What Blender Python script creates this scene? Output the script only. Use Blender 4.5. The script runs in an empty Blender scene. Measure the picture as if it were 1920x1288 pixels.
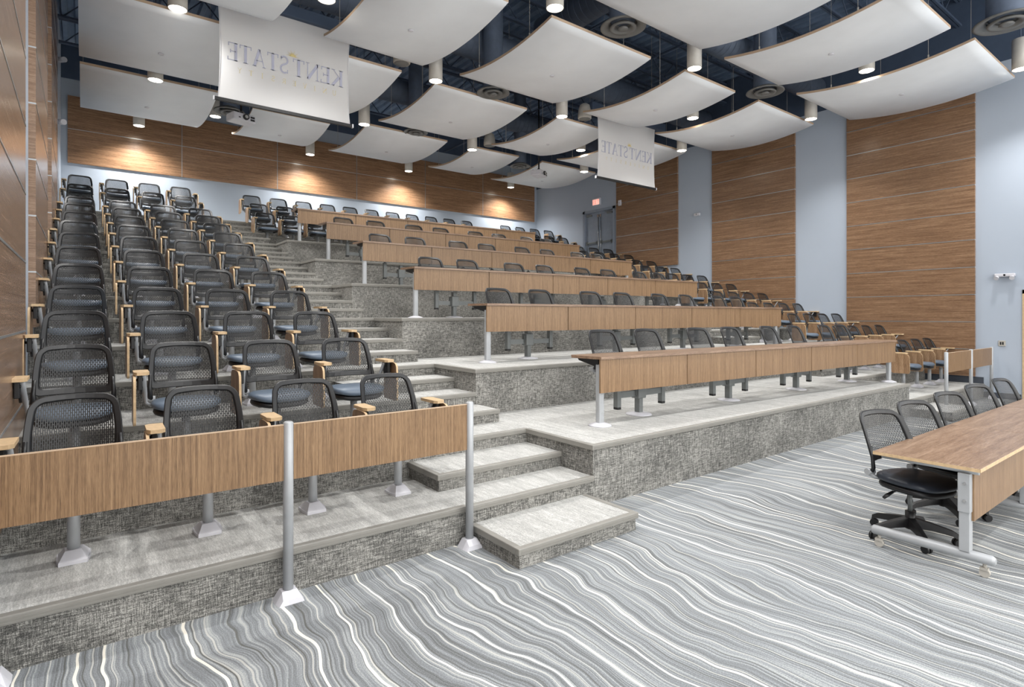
import bpy, bmesh, math, random
from mathutils import Vector, Matrix
random.seed(7)
sc = bpy.context.scene
COL = sc.collection
PI = math.pi
F = 1065.0; TH = math.radians(37.1); HZ = 591.0; H = 1.78

# ------------------------------------------------------------------ materials
def newmat(name):
    m = bpy.data.materials.new(name); m.use_nodes = True
    nt = m.node_tree; nt.nodes.clear()
    out = nt.nodes.new('ShaderNodeOutputMaterial'); b = nt.nodes.new('ShaderNodeBsdfPrincipled')
    nt.links.new(b.outputs[0], out.inputs[0])
    return m, nt, b, out
def N(nt, t, **kw):
    n = nt.nodes.new(t)
    for k, v in kw.items(): setattr(n, k, v)
    return n
def lk(nt, a, b): nt.links.new(a, b)
def lin(c): return tuple(((v/255)/12.92 if v/255 <= .04045 else ((v/255+.055)/1.055)**2.4) for v in c)+(1,)
def ramp(nt, fac, stops):
    r = N(nt, 'ShaderNodeValToRGB'); e = r.color_ramp.elements
    while len(e) < len(stops): e.new(.5)
    for i, (p, c) in enumerate(stops): e[i].position = p; e[i].color = c
    lk(nt, fac, r.inputs[0]); return r.outputs[0]
def noise(nt, vec, scale, detail=4, rough=.55, dist=0):
    n = N(nt, 'ShaderNodeTexNoise'); n.inputs['Scale'].default_value = scale
    n.inputs['Detail'].default_value = detail; n.inputs['Roughness'].default_value = rough
    n.inputs['Distortion'].default_value = dist
    lk(nt, vec, n.inputs['Vector']); return n.outputs['Fac']
def coords(nt, scale=(1,1,1), kind='Object', loc=(0,0,0)):
    t = N(nt, 'ShaderNodeTexCoord'); m = N(nt, 'ShaderNodeMapping')
    m.inputs['Scale'].default_value = scale; m.inputs['Location'].default_value = loc
    lk(nt, t.outputs[kind], m.inputs[0]); return m.outputs[0]
def mixc(nt, fac, a, b, mode='MIX'):
    m = N(nt, 'ShaderNodeMix', data_type='RGBA', blend_type=mode)
    if isinstance(fac, float): m.inputs[0].default_value = fac
    else: lk(nt, fac, m.inputs[0])
    for s, v in ((6, a), (7, b)):
        if isinstance(v, tuple): m.inputs[s].default_value = v
        else: lk(nt, v, m.inputs[s])
    return m.outputs[2]
def math_(nt, op, a, b=None):
    m = N(nt, 'ShaderNodeMath', operation=op)
    for i, v in enumerate((a, b)):
        if v is None: continue
        if isinstance(v, (int, float)): m.inputs[i].default_value = v
        else: lk(nt, v, m.inputs[i])
    return m.outputs[0]
def bump(nt, b, h, strength=.3, dist=.01):
    n = N(nt, 'ShaderNodeBump'); n.inputs['Strength'].default_value = strength; n.inputs['Distance'].default_value = dist
    lk(nt, h, n.inputs['Height']); lk(nt, n.outputs[0], b.inputs['Normal'])
def plain(name, rgb, rough=.5, metal=0, var=.06, vs=8):
    m, nt, b, o = newmat(name)
    c = coords(nt); n = noise(nt, c, vs, 3)
    lo = tuple(v*(1-var) for v in lin(rgb)[:3])+(1,); hi = tuple(min(1, v*(1+var)) for v in lin(rgb)[:3])+(1,)
    lk(nt, ramp(nt, n, [(.3, lo), (.7, hi)]), b.inputs['Base Color'])
    b.inputs['Roughness'].default_value = rough; b.inputs['Metallic'].default_value = metal
    return m
def wood(name, dark, mid, light, stretch, rough=.35, scale=1.0, knots=True):
    m, nt, b, o = newmat(name)
    c = coords(nt, stretch)
    big = noise(nt, c, 1.3*scale, 3, .5, .4)
    fine = noise(nt, c, 5*scale, 8, .7, .15)
    vf = noise(nt, c, 20*scale, 3, .6)
    f = math_(nt, 'ADD', math_(nt, 'MULTIPLY', big, .3), math_(nt, 'ADD', math_(nt, 'MULTIPLY', fine, .42), math_(nt, 'MULTIPLY', vf, .28)))
    col = ramp(nt, f, [(.38, lin(dark)), (.5, lin(mid)), (.62, lin(light))])
    lk(nt, col, b.inputs['Base Color']); b.inputs['Roughness'].default_value = rough
    bump(nt, b, fine, .06, .004)
    return m
M = {}
M['blackplastic'] = plain('black_plastic', (27, 28, 30), .38)
M['darkplastic'] = plain('dark_plastic', (24, 24, 26), .45)
M['vinyl'] = plain('slate_vinyl', (92, 106, 122), .42, vs=5)
M['vinyldark'] = plain('dark_vinyl', (44, 50, 60), .4)
M['silver'] = plain('silver_paint', (172, 175, 178), .42, .2)
M['greymetal'] = plain('grey_metal', (120, 124, 124), .4, .3)
M['whiteplate'] = plain('white_plastic', (206, 206, 212), .4)
M['chrome'] = plain('chrome', (190, 190, 190), .2, .9)
M['cloud'] = plain('white_fabric_panel', (230, 234, 238), .85, var=.03, vs=1.5)
M['cloudedge'] = plain('pale_wood_edge', (188, 164, 138), .6)
M['lampbody'] = plain('lamp_body', (196, 192, 184), .45, .1)
M['wall'] = plain('blue_grey_paint', (172, 182, 195), .55, var=.02, vs=.8)
M['wallflat'] = plain('blue_grey_paint_rear', (168, 178, 190), .6, var=.02, vs=.8)
M['dark'] = plain('dark_ceiling_paint_wall_shade', (66, 80, 100), .75, var=.1, vs=3)
M['deck'] = plain('deck_paint', (112, 132, 158), .7, var=.15, vs=3)
M['duct'] = plain('duct_paint', (98, 110, 128), .6, .1, var=.1)
M['diffuser'] = plain('diffuser_grey', (112, 112, 110), .5, .2)
M['speaker'] = plain('speaker_grey', (176, 172, 164), .7)
M['nosing'] = plain('rubber_nosing', (140, 138, 132), .5)
M['base'] = plain('dark_base', (60, 66, 76), .6)
M['reveal'] = plain('metal_reveal', (178, 182, 184), .3, .7)
M['doorpaint'] = plain('door_paint', (140, 150, 164), .5)
M['wallwoodX'] = wood('wall_wood_long_x', (98, 72, 52), (142, 108, 80), (170, 136, 106), (.9, 6, 22), .3)
M['wallwoodY'] = wood('wall_wood_long_y', (92, 69, 51), (130, 100, 76), (164, 134, 106), (6, .9, 30), .27)
M['wallwoodL'] = wood('left_wall_wood', (112, 88, 70), (142, 114, 92), (166, 140, 118), (2, .35, 40), .24)
M['deskwood'] = wood('desk_panel_wood', (96, 71, 49), (132, 104, 75), (160, 131, 99), (46, 46, .9), .4)
M['topwood'] = wood('desk_top_wood', (104, 81, 64), (134, 109, 89), (160, 135, 114), (1.1, 16, 16), .34)
M['tabletwood'] = wood('tablet_wood', (108, 82, 58), (142, 112, 84), (170, 140, 110), (18, 14, 1.4), .38)
M['ply'] = plain('ply_edge', (200, 172, 134), .5, var=.12, vs=30)
M['panelboard'] = wood('front_panel_wood', (84, 62, 42), (132, 103, 73), (168, 138, 104), (58, 58, 1.0), .4)
# screen cloth: translucent
m, nt, b, o = newmat('screen_cloth')
b.inputs['Base Color'].default_value = (.86, .86, .86, 1); b.inputs['Roughness'].default_value = .8
tr = N(nt, 'ShaderNodeBsdfTranslucent'); tr.inputs[0].default_value = (.85, .85, .85, 1)
mx = N(nt, 'ShaderNodeMixShader'); mx.inputs[0].default_value = .45
lk(nt, b.outputs[0], mx.inputs[1]); lk(nt, tr.outputs[0], mx.inputs[2]); lk(nt, mx.outputs[0], o.inputs[0])
M['screen'] = m
M['inkblue'] = plain('faded_blue_ink', (176, 178, 196), .8)
M['inkgold'] = plain('faded_gold_ink', (226, 216, 180), .8)
M['sungold'] = plain('gold_ink', (222, 204, 140), .8)
# emission
def emit(name, rgb, s):
    m, nt, b, o = newmat(name)
    e = N(nt, 'ShaderNodeEmission'); e.inputs[0].default_value = lin(rgb); e.inputs[1].default_value = s
    lk(nt, e.outputs[0], o.inputs[0]); return m
M['lens'] = emit('lamp_lens_glow', (255, 246, 230), 14)
M['exitglow'] = emit('exit_letter_glow', (255, 70, 60), 2.2)
M['exitface'] = emit('exit_face_glow', (255, 190, 175), .9)
# mesh with real see-through slots
m, nt, b, o = newmat('chair_mesh')
b.inputs['Base Color'].default_value = lin((20, 21, 23)); b.inputs['Roughness'].default_value = .42
uv = N(nt, 'ShaderNodeUVMap'); uv.uv_map = 'UVMap'
sp = N(nt, 'ShaderNodeSeparateXYZ'); cb = N(nt, 'ShaderNodeCombineXYZ')
lk(nt, uv.outputs[0], sp.inputs[0]); lk(nt, sp.outputs[1], cb.inputs[0]); lk(nt, sp.outputs[0], cb.inputs[1])
br = N(nt, 'ShaderNodeTexBrick'); br.offset = .5; br.squash = 1
br.inputs['Scale'].default_value = 1.0; br.inputs['Brick Width'].default_value = .030; br.inputs['Row Height'].default_value = .0112
br.inputs['Mortar Size'].default_value = .0031; br.inputs['Mortar Smooth'].default_value = 0
lk(nt, cb.outputs[0], br.inputs['Vector'])
tp = N(nt, 'ShaderNodeBsdfTransparent'); mx = N(nt, 'ShaderNodeMixShader')
lk(nt, br.outputs['Fac'], mx.inputs[0]); lk(nt, tp.outputs[0], mx.inputs[1]); lk(nt, b.outputs[0], mx.inputs[2])
lk(nt, mx.outputs[0], o.inputs[0])
M['mesh'] = m
# tread carpet
def carpet_tread():
    m, nt, b, o = newmat('tread_carpet')
    a = noise(nt, coords(nt, (9, 1.2, 1)), 2, 5, .65, .1)
    f = noise(nt, coords(nt, (26, 3, 26)), 6, 3, .6)
    g = noise(nt, coords(nt), 130, 2, .6)
    v = math_(nt, 'ADD', math_(nt, 'MULTIPLY', a, .3), math_(nt, 'ADD', math_(nt, 'MULTIPLY', f, .3), math_(nt, 'MULTIPLY', g, .4)))
    lk(nt, ramp(nt, v, [(.36, lin((140, 140, 137))), (.5, lin((172, 172, 169))), (.62, lin((206, 206, 203)))]), b.inputs['Base Color'])
    b.inputs['Roughness'].default_value = .95; bump(nt, b, g, .5, .004); return m
def carpet_riser():
    m, nt, b, o = newmat('riser_carpet')
    h = noise(nt, coords(nt, (15, 15, 165)), 1, 4, .7)
    v = noise(nt, coords(nt, (165, 165, 15)), 1, 4, .7)
    g = noise(nt, coords(nt), 170, 2, .7)
    big = noise(nt, coords(nt), 2.2, 3, .5)
    s = math_(nt, 'ADD', math_(nt, 'MULTIPLY', math_(nt, 'ADD', h, v), .32), math_(nt, 'ADD', math_(nt, 'MULTIPLY', g, .26), math_(nt, 'MULTIPLY', big, .1)))
    lk(nt, ramp(nt, s, [(.43, lin((64, 64, 62))), (.5, lin((116, 115, 111))), (.57, lin((182, 180, 174)))]), b.inputs['Base Color'])
    b.inputs['Roughness'].default_value = .95; bump(nt, b, s, .5, .006); return m
def carpet_floor():
    m, nt, b, o = newmat('striped_carpet')
    geo = coords(nt)
    s = N(nt, 'ShaderNodeSeparateXYZ'); lk(nt, geo, s.inputs[0])
    w1 = noise(nt, coords(nt, (.7, .8, 1)), 1.0, 1, .4)
    w2 = noise(nt, coords(nt, (1.6, 2.2, 1)), 1.4, 1, .4)
    warp = math_(nt, 'ADD', math_(nt, 'MULTIPLY', math_(nt, 'SUBTRACT', w1, .5), .6), math_(nt, 'MULTIPLY', math_(nt, 'SUBTRACT', w2, .5), .13))
    u = math_(nt, 'ADD', s.outputs[0], warp)
    def vec(su, sy, off=0):
        c = N(nt, 'ShaderNodeCombineXYZ')
        lk(nt, math_(nt, 'ADD', math_(nt, 'MULTIPLY', u, su), off), c.inputs[0]); lk(nt, math_(nt, 'MULTIPLY', s.outputs[1], sy), c.inputs[1])
        return c.outputs[0]
    fine = noise(nt, vec(55, .6), 1, 3, .7)
    mid = noise(nt, vec(9, .35, 7), 1, 3, .5)
    tuft = noise(nt, geo, 150, 2, .6)
    f = math_(nt, 'ADD', math_(nt, 'MULTIPLY', fine, .6), math_(nt, 'ADD', math_(nt, 'MULTIPLY', mid, .17), math_(nt, 'MULTIPLY', tuft, .23)))
    base = ramp(nt, f, [(.36, lin((86, 88, 87))), (.45, lin((116, 119, 121))), (.52, lin((138, 143, 147))), (.6, lin((178, 181, 180)))])
    def lines(scale, width, off):
        v = N(nt, 'ShaderNodeTexVoronoi', voronoi_dimensions='1D', feature='F1')
        v.inputs['Scale'].default_value = 1; v.inputs['Randomness'].default_value = .75
        lk(nt, math_(nt, 'ADD', math_(nt, 'MULTIPLY', u, scale), off), v.inputs['W'])
        wv = math_(nt, 'MULTIPLY', math_(nt, 'ADD', noise(nt, vec(2, 1.6, off), 1, 2), .35), width*scale)
        return math_(nt, 'LESS_THAN', v.outputs['Distance'], wv)
    thin = lines(7.5, .0045, 13.3)
    dk = lines(6.0, .004, 91.1)
    wide = lines(3.2, .0088, 3.7)
    c1 = mixc(nt, math_(nt, 'MULTIPLY', dk, .75), base, lin((92, 92, 88)))
    c2 = mixc(nt, math_(nt, 'MULTIPLY', thin, .55), c1, lin((214, 213, 206)))
    c3 = mixc(nt, wide, c2, lin((238, 234, 222)))
    lk(nt, c3, b.inputs['Base Color']); b.inputs['Roughness'].default_value = .95
    bump(nt, b, tuft, .5, .004); return m
M['tread'] = carpet_tread(); M['riser'] = carpet_riser(); M['carpet'] = carpet_floor()

# ------------------------------------------------------------------ mesh helpers
def box(bm, x0, x1, y0, y1, z0, z1, mi=0, mat=None, bev=0):
    vs = [bm.verts.new(Vector(p)) for p in ((x0,y0,z0),(x1,y0,z0),(x1,y1,z0),(x0,y1,z0),(x0,y0,z1),(x1,y0,z1),(x1,y1,z1),(x0,y1,z1))]
    if mat is not None:
        for v in vs: v.co = mat @ v.co
    fs = []
    for q in ((0,3,2,1),(4,5,6,7),(0,1,5,4),(1,2,6,5),(2,3,7,6),(3,0,4,7)):
        f = bm.faces.new([vs[i] for i in q]); f.material_index = mi; fs.append(f)
    if bev > 0:
        es = list({e for f in fs for e in f.edges})
        bmesh.ops.bevel(bm, geom=es, offset=bev, segments=2, profile=.5, affect='EDGES')
    return vs
def poly(bm, pts, z0, z1, mi=0):
    a = [bm.verts.new((p[0], p[1], z0)) for p in pts]; c = [bm.verts.new((p[0], p[1], z1)) for p in pts]
    n = len(pts)
    fs = [bm.faces.new(a[::-1]), bm.faces.new(c)]
    for i in range(n): fs.append(bm.faces.new((a[i], a[(i+1)%n], c[(i+1)%n], c[i])))
    for f in fs: f.material_index = mi
    return fs
def frame_of(t):
    t = t.normalized(); up = Vector((0,0,1)) if abs(t.z) < .95 else Vector((0,1,0))
    a = t.cross(up).normalized(); return a, a.cross(t).normalized()
def tube(bm, pts, r, seg=12, ry=None, caps=True, mi=0):
    pts = [Vector(p) for p in pts]; rs = r if isinstance(r, (list, tuple)) else [r]*len(pts)
    rings = []
    for i, p in enumerate(pts):
        t = pts[min(i+1, len(pts)-1)]-pts[max(i-1, 0)]
        a, c = frame_of(t)
        rings.append([bm.verts.new(p+a*math.cos(2*PI*k/seg)*rs[i]+c*math.sin(2*PI*k/seg)*(rs[i] if ry is None else ry)) for k in range(seg)])
    for i in range(len(rings)-1):
        for k in range(seg):
            f = bm.faces.new((rings[i][k], rings[i][(k+1)%seg], rings[i+1][(k+1)%seg], rings[i+1][k])); f.smooth = True; f.material_index = mi
    if caps:
        for rg in (rings[0][::-1], rings[-1]):
            f = bm.faces.new(rg); f.material_index = mi
def lathe(bm, prof, cx=0, cy=0, seg=32, mi=0, smooth=True):
    rings = []
    for (r, z) in prof:
        if r < 1e-5: rings.append([bm.verts.new((cx, cy, z))])
        else: rings.append([bm.verts.new((cx+r*math.cos(2*PI*k/seg), cy+r*math.sin(2*PI*k/seg), z)) for k in range(seg)])
    for i in range(len(rings)-1):
        a, c = rings[i], rings[i+1]
        for k in range(seg):
            k2 = (k+1) % seg
            if len(a) == 1 and len(c) == 1: continue
            if len(a) == 1: f = bm.faces.new((a[0], c[k2], c[k]))
            elif len(c) == 1: f = bm.faces.new((a[k], a[k2], c[0]))
            else: f = bm.faces.new((a[k], a[k2], c[k2], c[k]))
            f.smooth = smooth; f.material_index = mi
def obj(name, bm, mats, parent=None, loc=None, rotz=0, smooth_angle=False, recalc=True):
    if recalc: bmesh.ops.recalc_face_normals(bm, faces=bm.faces)
    me = bpy.data.meshes.new(name); bm.to_mesh(me); bm.free()
    for mm in (mats if isinstance(mats, (list, tuple)) else [mats]): me.materials.append(M[mm])
    o = bpy.data.objects.new(name, me); COL.objects.link(o)
    if loc is not None: o.location = loc
    o.rotation_euler.z = rotz
    if parent is not None: o.parent = parent
    return o
def B(): return bmesh.new()
def empty(name, loc=(0,0,0), rotz=0):
    o = bpy.data.objects.new(name, None); COL.objects.link(o); o.location = loc; o.rotation_euler.z = rotz
    o.empty_display_size = .1; return o
def tag(o, label, cat, group=None):
    o['label'] = label; o['category'] = cat
    if group: o['group'] = group
    return o
def struct(o): o['kind'] = 'structure'; return o
def dup(root, loc, rotz=0, label=None, group=None, skip=()):
    r = root.copy(); COL.objects.link(r); r.location = loc; r.rotation_euler = (0, 0, rotz)
    if label: r['label'] = label
    if group: r['group'] = group
    for ch in KIDS[root.name]:
        if ch[0].name.split('.')[0] in skip: continue
        c = ch[0].copy(); COL.objects.link(c); c.parent = r
        for g in ch[1]:
            d = g.copy(); COL.objects.link(d); d.parent = c
    return r
KIDS = {}
def reg(root, parts): KIDS[root.name] = [(p, []) if not isinstance(p, tuple) else p for p in parts]
ORD = ['zeroth','first','second','third','fourth','fifth','sixth','seventh','eighth','ninth','tenth','eleventh','twelfth','thirteenth','fourteenth']

# ------------------------------------------------------------------ levels
PY = [3.754, 5.72, 7.69, 9.66, 11.63, 13.6]
PZ = [.572, 1.125, 1.735, 2.34, 2.93, 3.52]
YW = 18.94; XL = -.45; XR = 15.66
XA0, XA1 = 2.4, 3.78          # left aisle
XB0, XB1 = 11.6, 12.82        # right aisle
def sz(k):                    # height of aisle step k
    if k <= 4: return .143*k
    if k <= 24:
        i = (k-4)//4; f = ((k-4) % 4)/4
        return PZ[i] if f == 0 else PZ[i]+(PZ[i+1]-PZ[i])*f
    return 3.52+.195*(k-24)
def sy(k):
    if k <= 4: return [0, 3.14, 3.75, 4.2, 4.746][k]
    if k <= 24: return 4.746+.4925*(k-4)
    return 14.6+.5*(k-24)
LV = [sz(2*n) for n in range(0, 13)]          # LV[n] floor of left row n (1..11), 12 = cross aisle 3.52
EY = [0, 3.77]+[4.746+.985*(n-2) for n in range(2, 13)]
ZB, ZA = 3.91, 4.30; YB, YA = 16.15, 17.05
DEPTHZ = -.3

def tier(name, x0, x1, y0, y1, z, nose=True, lside=False, rside=False, zb=None):
    """a solid tier: light carpet on top, woven carpet on the risers, rubber nosing on the edge"""
    zb = -.02 if zb is None else zb
    bm = B(); box(bm, x0, x1, y0, y1, zb, z)
    bm.normal_update()
    for f in bm.faces: f.material_index = 0 if f.normal.z > .5 else 1
    o = struct(obj(name, bm, ['tread', 'riser']))
    if nose:
        n = B(); h = .045; p = .018
        box(n, x0-(p if lside else 0), x1+(p if rside else 0), y0-p, y0+.035, z-h, z+.004, bev=.006)
        for q in (.3, .6): box(n, x0+.003, x1-.003, y0-p-.003, y0-p+.004, z-h*(q+.12), z-h*q)
        if lside: box(n, x0-p-.001, x0+.035, y0+.03, min(y1, y0+lside), z-h-.001, z+.0045, bev=.006)
        if rside: box(n, x1-.035, x1+p+.001, y0+.03, min(y1, y0+rside), z-h-.001, z+.0045, bev=.006)
        global TR; TR += 1
        struct(obj('trim_%d' % TR, n, 'nosing'))
    return o
TR = 0
# floor
bm = B(); box(bm, XL-.1, XR+.1, -6.5, YW+.1, -.12, 0); struct(obj('floor', bm, 'carpet'))
# left and right seating tiers
for (x0, x1, y1e) in ((XL, XA0, 0), (XB1, XR, -.1)):
    for n in range(1, 12):
        y0 = EY[n]+(y1e if n == 1 else 0)
        tier('floor', x0, x1, y0, (EY[n+1] if n < 12 else YB), LV[n], zb=-.02 if n == 1 else LV[n-1]-.1)
    tier('floor', x0, x1, EY[12], YB, PZ[5], zb=PZ[5]-.5)
    tier('floor', x0, x1, YB, YA, ZB, zb=PZ[5]-.1); tier('floor', x0, x1, YA, YW, ZA, zb=ZB-.1)
# centre platforms
for k in range(6):
    y1 = PY[k+1] if k < 5 else YB
    tier('floor', XA1, XB0, PY[k], y1, PZ[k], lside=sy(4*(k+1))-PY[k], rside=1.0, zb=-.02 if k == 0 else PZ[k-1]-.1)
tier('floor', XA1, XB0, YB, YA, ZB, zb=PZ[5]-.1); tier('floor', XA1, XB0, YA, YW, ZA, zb=ZB-.1)
# aisle steps
for side in (0, 1):
    a0, a1 = (XA0, XA1) if side == 0 else (XB0, XB1)
    for k in range(1, 29):
        z = sz(k); y0 = sy(k); y1 = sy(k+1) if k < 28 else YA+.2
        e0, e1 = a0, a1
        if k == 1: e0, e1 = (2.44, 3.66) if side == 0 else (11.62, 12.78); y1 = sy(2)
        if k == 28: y1 = YW
        tier('floor', e0, e1, y0, y1, z, lside=(.6 if (side == 0 and k in (1, 3)) else False), rside=(.6 if k == 1 else False), zb=-.02 if k <= 2 else sz(k-1)-.12)

# ------------------------------------------------------------------ walls
TOPZ = 8.9
bm = B(); box(bm, XL-.2, XR+.2, YW, YW+.2, -.1, 8.0); struct(obj('wall_back', bm, 'wallflat'))
bm = B(); box(bm, XL-.2, XR+.2, YW-.02, YW+.2, 8.0, TOPZ); struct(obj('trim_300', bm, 'dark'))
bm = B(); box(bm, XL-.2, XL, -1.2, YW, -.1, TOPZ); struct(obj('wall_left', bm, 'wall'))
bm = B()
# right wall with an opening for the double door at the back and the side door near the front
def wseg(y0, y1, z0, z1): box(bm, XR, XR+.2, y0, y1, z0, z1)
DY0, DY1, DZ = 14.45, 16.02, 5.78
wseg(-2.5, 1.9, -.1, 7.2); wseg(1.9, 3.0, 2.28, 7.2); wseg(3.0, DY0, -.1, 7.2); wseg(DY0, DY1, DZ, 7.2); wseg(DY1, YW, -.1, 7.2)
wseg(DY0, DY1, -.1, PZ[5])
struct(obj('wall_right', bm, 'wall'))
bm = B(); box(bm, XR-.01, XR+.2, -2.5, YW, 7.2, TOPZ); struct(obj('trim_301', bm, 'dark'))  # upper wall band: shade above the clouds painted in, along with dark paint
# ceiling deck: corrugated
bm = B()
x = XL-.2; pts = []
i = 0
while x < XR+.2:
    pts += [(x, TOPZ), (x+.09, TOPZ), (x+.12, TOPZ+.08), (x+.23, TOPZ+.08)]; x += .26
a = [bm.verts.new((p[0], -3.2, p[1])) for p in pts]; c = [bm.verts.new((p[0], YW+.2, p[1])) for p in pts]
for i in range(len(pts)-1): bm.faces.new((a[i], a[i+1], c[i+1], c[i]))
struct(obj('ceiling', bm, 'deck'))
bm = B(); box(bm, XL-.2, XR+.2, -3.2, YW+.2, TOPZ+.1, TOPZ+.2); struct(obj('ceiling', bm, 'deck'))
# beams at the walls
# wood cladding
def cladding(n, axis, plane, s0, s1, zs, thick, horiz, sgn, vseams=()):
    """board rows separated by metal reveals"""
    bm = B()
    for i in range(len(zs)-1):
        vs = [s0]+list(vseams)+[s1]
        for j in range(len(vs)-1):
            a0, a1 = vs[j]+(.008 if j else 0), vs[j+1]-(.008 if j < len(vs)-2 else 0)
            if axis == 'y': box(bm, min(plane, plane+sgn*thick), max(plane, plane+sgn*thick), a0, a1, zs[i]+.008, zs[i+1]-.008)
            else: box(bm, a0, a1, plane-thick, plane, zs[i]+.008, zs[i+1]-.008)
    o = struct(obj('trim_%d' % n, bm, 'wallwoodX' if axis == 'x' else ('wallwoodL' if sgn > 0 else 'wallwoodY')))
    r = B()
    for i in range(1, len(zs)-1):
        if axis == 'y': box(r, min(plane, plane+sgn*(thick+.004)), max(plane, plane+sgn*(thick+.004)), s0, s1, zs[i]-.008, zs[i]+.008)
        else: box(r, s0, s1, plane-thick-.004, plane, zs[i]-.008, zs[i]+.008)
    for v in vseams: box(r, v-.008, v+.008, plane-thick-.004, plane, zs[0], zs[-1])
    obj('metal_strip', r, 'reveal', o)
zr = [.43+.602*i for i in range(12)]
cladding(101, 'y', XR, 3.81, 6.43, zr, .06, True, -1)
cladding(102, 'y', XR, 7.76, 10.33, [z for z in zr if z > 1.5], .06, True, -1)
cladding(103, 'y', XR, 11.62, 14.3, [z for z in zr if z > 3.0], .06, True, -1)
zl = [.47+.588*i for i in range(14)]
cladding(104, 'y', XL, 1.2, 6.43, zl, .06, True, 1)
cladding(105, 'y', XL, 7.76, 10.33, [z for z in zl if z > 1.4], .06, True, 1)
cladding(106, 'y', XL, 11.62, 14.3, [z for z in zl if z > 2.8], .06, True, 1)
cladding(107, 'x', YW, -.31, 15.5, [5.78, 6.68, 7.56], .05, True, -1, [2.3, 4.94, 7.56, 10.22, 12.82])
# skirting on right wall near front
def steppedbase(n, x0, x1):
    bm = B()
    box(bm, x0, x1, 3.05, 3.67, 0, .12)
    box(bm, x0, x1, 3.67, 4.746, .29, .43)
    struct(obj('baseboard_%s' % n, bm, 'base'))
steppedbase('right', XR-.02, XR)
bm = B(); box(bm, XL, XL+.02, -1.2, 3.7, 0, .12); struct(obj('baseboard_left', bm, 'base'))
bm = B(); box(bm, XL, XR, YW-.02, YW, ZA, ZA+.12); struct(obj('baseboard_back', bm, 'base'))

# doors
def slab_door(n, y0, y1, z0, z1, hinge_left):
    d = struct(obj('door_%d' % n, (lambda b_: (box(b_, XR+.06, XR+.11, y0, y1, z0, z1), b_)[1])(B()), 'doorpaint'))
    b_ = B(); box(b_, XR+.01, XR+.03, y0+.08, y1-.1, z0+1.0, z0+1.07, bev=.005)
    box(b_, XR+.01, XR+.06, y0+.04, y0+.14, z0+.97, z0+1.1); box(b_, XR+.01, XR+.06, y1-.14, y1-.04, z0+.97, z0+1.1)
    obj('push_bar', b_, 'greymetal', d)
    b_ = B(); yy = y0+.05 if not hinge_left else y1-.05
    tube(b_, [(XR+.04, yy, z0+.1), (XR+.04, yy, z1-.1)], .016, 8); box(b_, XR+.01, XR+.07, yy-.035, yy+.035, z1-.2, z1-.1)
    obj('vertical_rod', b_, 'chrome', d)
    b_ = B(); yc = y0+.2 if hinge_left else y1-.2
    box(b_, XR+.0, XR+.07, yc-.14, yc+.14, z1-.13, z1-.07, bev=.005); box(b_, XR-.02, XR+.0, yc-.05, yc+.2, z1-.06, z1-.045)
    obj('door_closer', b_, 'greymetal', d)
zf = PZ[5]
slab_door(1, DY0+.05, (DY0+DY1)/2-.01, zf, DZ-.06, True)
slab_door(2, (DY0+DY1)/2+.01, DY1-.05, zf, DZ-.06, False)
bm = B(); box(bm, XR-.03, XR+.14, DY0-.05, DY0+.05, zf, DZ+.04); box(bm, XR-.03, XR+.14, DY1-.05, DY1+.05, zf, DZ+.04); box(bm, XR-.03, XR+.14, DY0-.05, DY1+.05, DZ-.06, DZ+.04)
struct(obj('trim_110', bm, 'doorpaint'))
d3 = struct(obj('door_3', (lambda b_: (box(b_, XR+.04, XR+.09, 1.95, 2.95, 0, 2.23), b_)[1])(B()), 'wallwoodY'))
b_ = B(); tube(b_, [(XR+.03, 2.85, 1.02), (XR-.03, 2.85, 1.02), (XR-.03, 2.73, 1.02)], .012, 8); obj('door_handle', b_, 'chrome', d3)
bm = B(); box(bm, XR-.02, XR+.1, 2.95, 3.03, 0, 2.31); box(bm, XR-.02, XR+.1, 1.87, 1.95, 0, 2.31); box(bm, XR-.02, XR+.1, 1.87, 3.03, 2.23, 2.31)
struct(obj('trim_111', bm, 'ply'))

# ------------------------------------------------------------------ seats
def rr(hw0, hw1, z0, z1, rad, n=7):
    """rounded trapezoid loop in (x,z): bottom half-width hw0, top half-width hw1"""
    pts = []
    def hw(z): return hw0+(hw1-hw0)*(z-z0)/(z1-z0)
    rb, rt = rad
    for (sx, zc, r, a0) in ((1, z0+rb, rb, -PI/2), (1, z1-rt, rt, 0), (-1, z1-rt, rt, PI/2), (-1, z0+rb, rb, PI)):
        cx = sx*(hw(zc)-r)
        for i in range(n):
            a = a0+PI/2*i/(n-1); pts.append((cx+r*math.cos(a), zc+r*math.sin(a)))
    out = []
    for i in range(len(pts)):
        p, q = pts[i], pts[(i+1) % len(pts)]
        out.append(p)
        if math.dist(p, q) > .1:
            for k in range(1, 6): out.append((p[0]+(q[0]-p[0])*k/6, p[1]+(q[1]-p[1])*k/6))
    zm = (z0+z1)/2; hz_ = (z1-z0)/2
    return [(x_*(1+.045*(1-min(1, abs(z_-zm)/hz_)**2)), z_+(.014*(1-(x_/hw0)**2) if z_ > zm else 0)) for x_, z_ in out]
Z0B, Z1B = .6, .965
def ysurf(x, z):
    t = (z-.55)/(.975-.55)
    return .175+.09*t+.05*t*t-1.25*x*x*(.9-.25*t)
def resample(loop, n):
    L_ = []; tot = 0; m_ = len(loop)
    for i in range(m_):
        d = math.dist(loop[i], loop[(i+1) % m_]); L_.append((tot, d)); tot += d
    out = []
    for k in range(n):
        s = tot*k/n
        for i in range(m_):
            if L_[i][0] <= s <= L_[i][0]+L_[i][1]+1e-9:
                t = (s-L_[i][0])/max(L_[i][1], 1e-9); p, q = loop[i], loop[(i+1) % m_]
                out.append((p[0]+(q[0]-p[0])*t, p[1]+(q[1]-p[1])*t)); break
    return out
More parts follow.
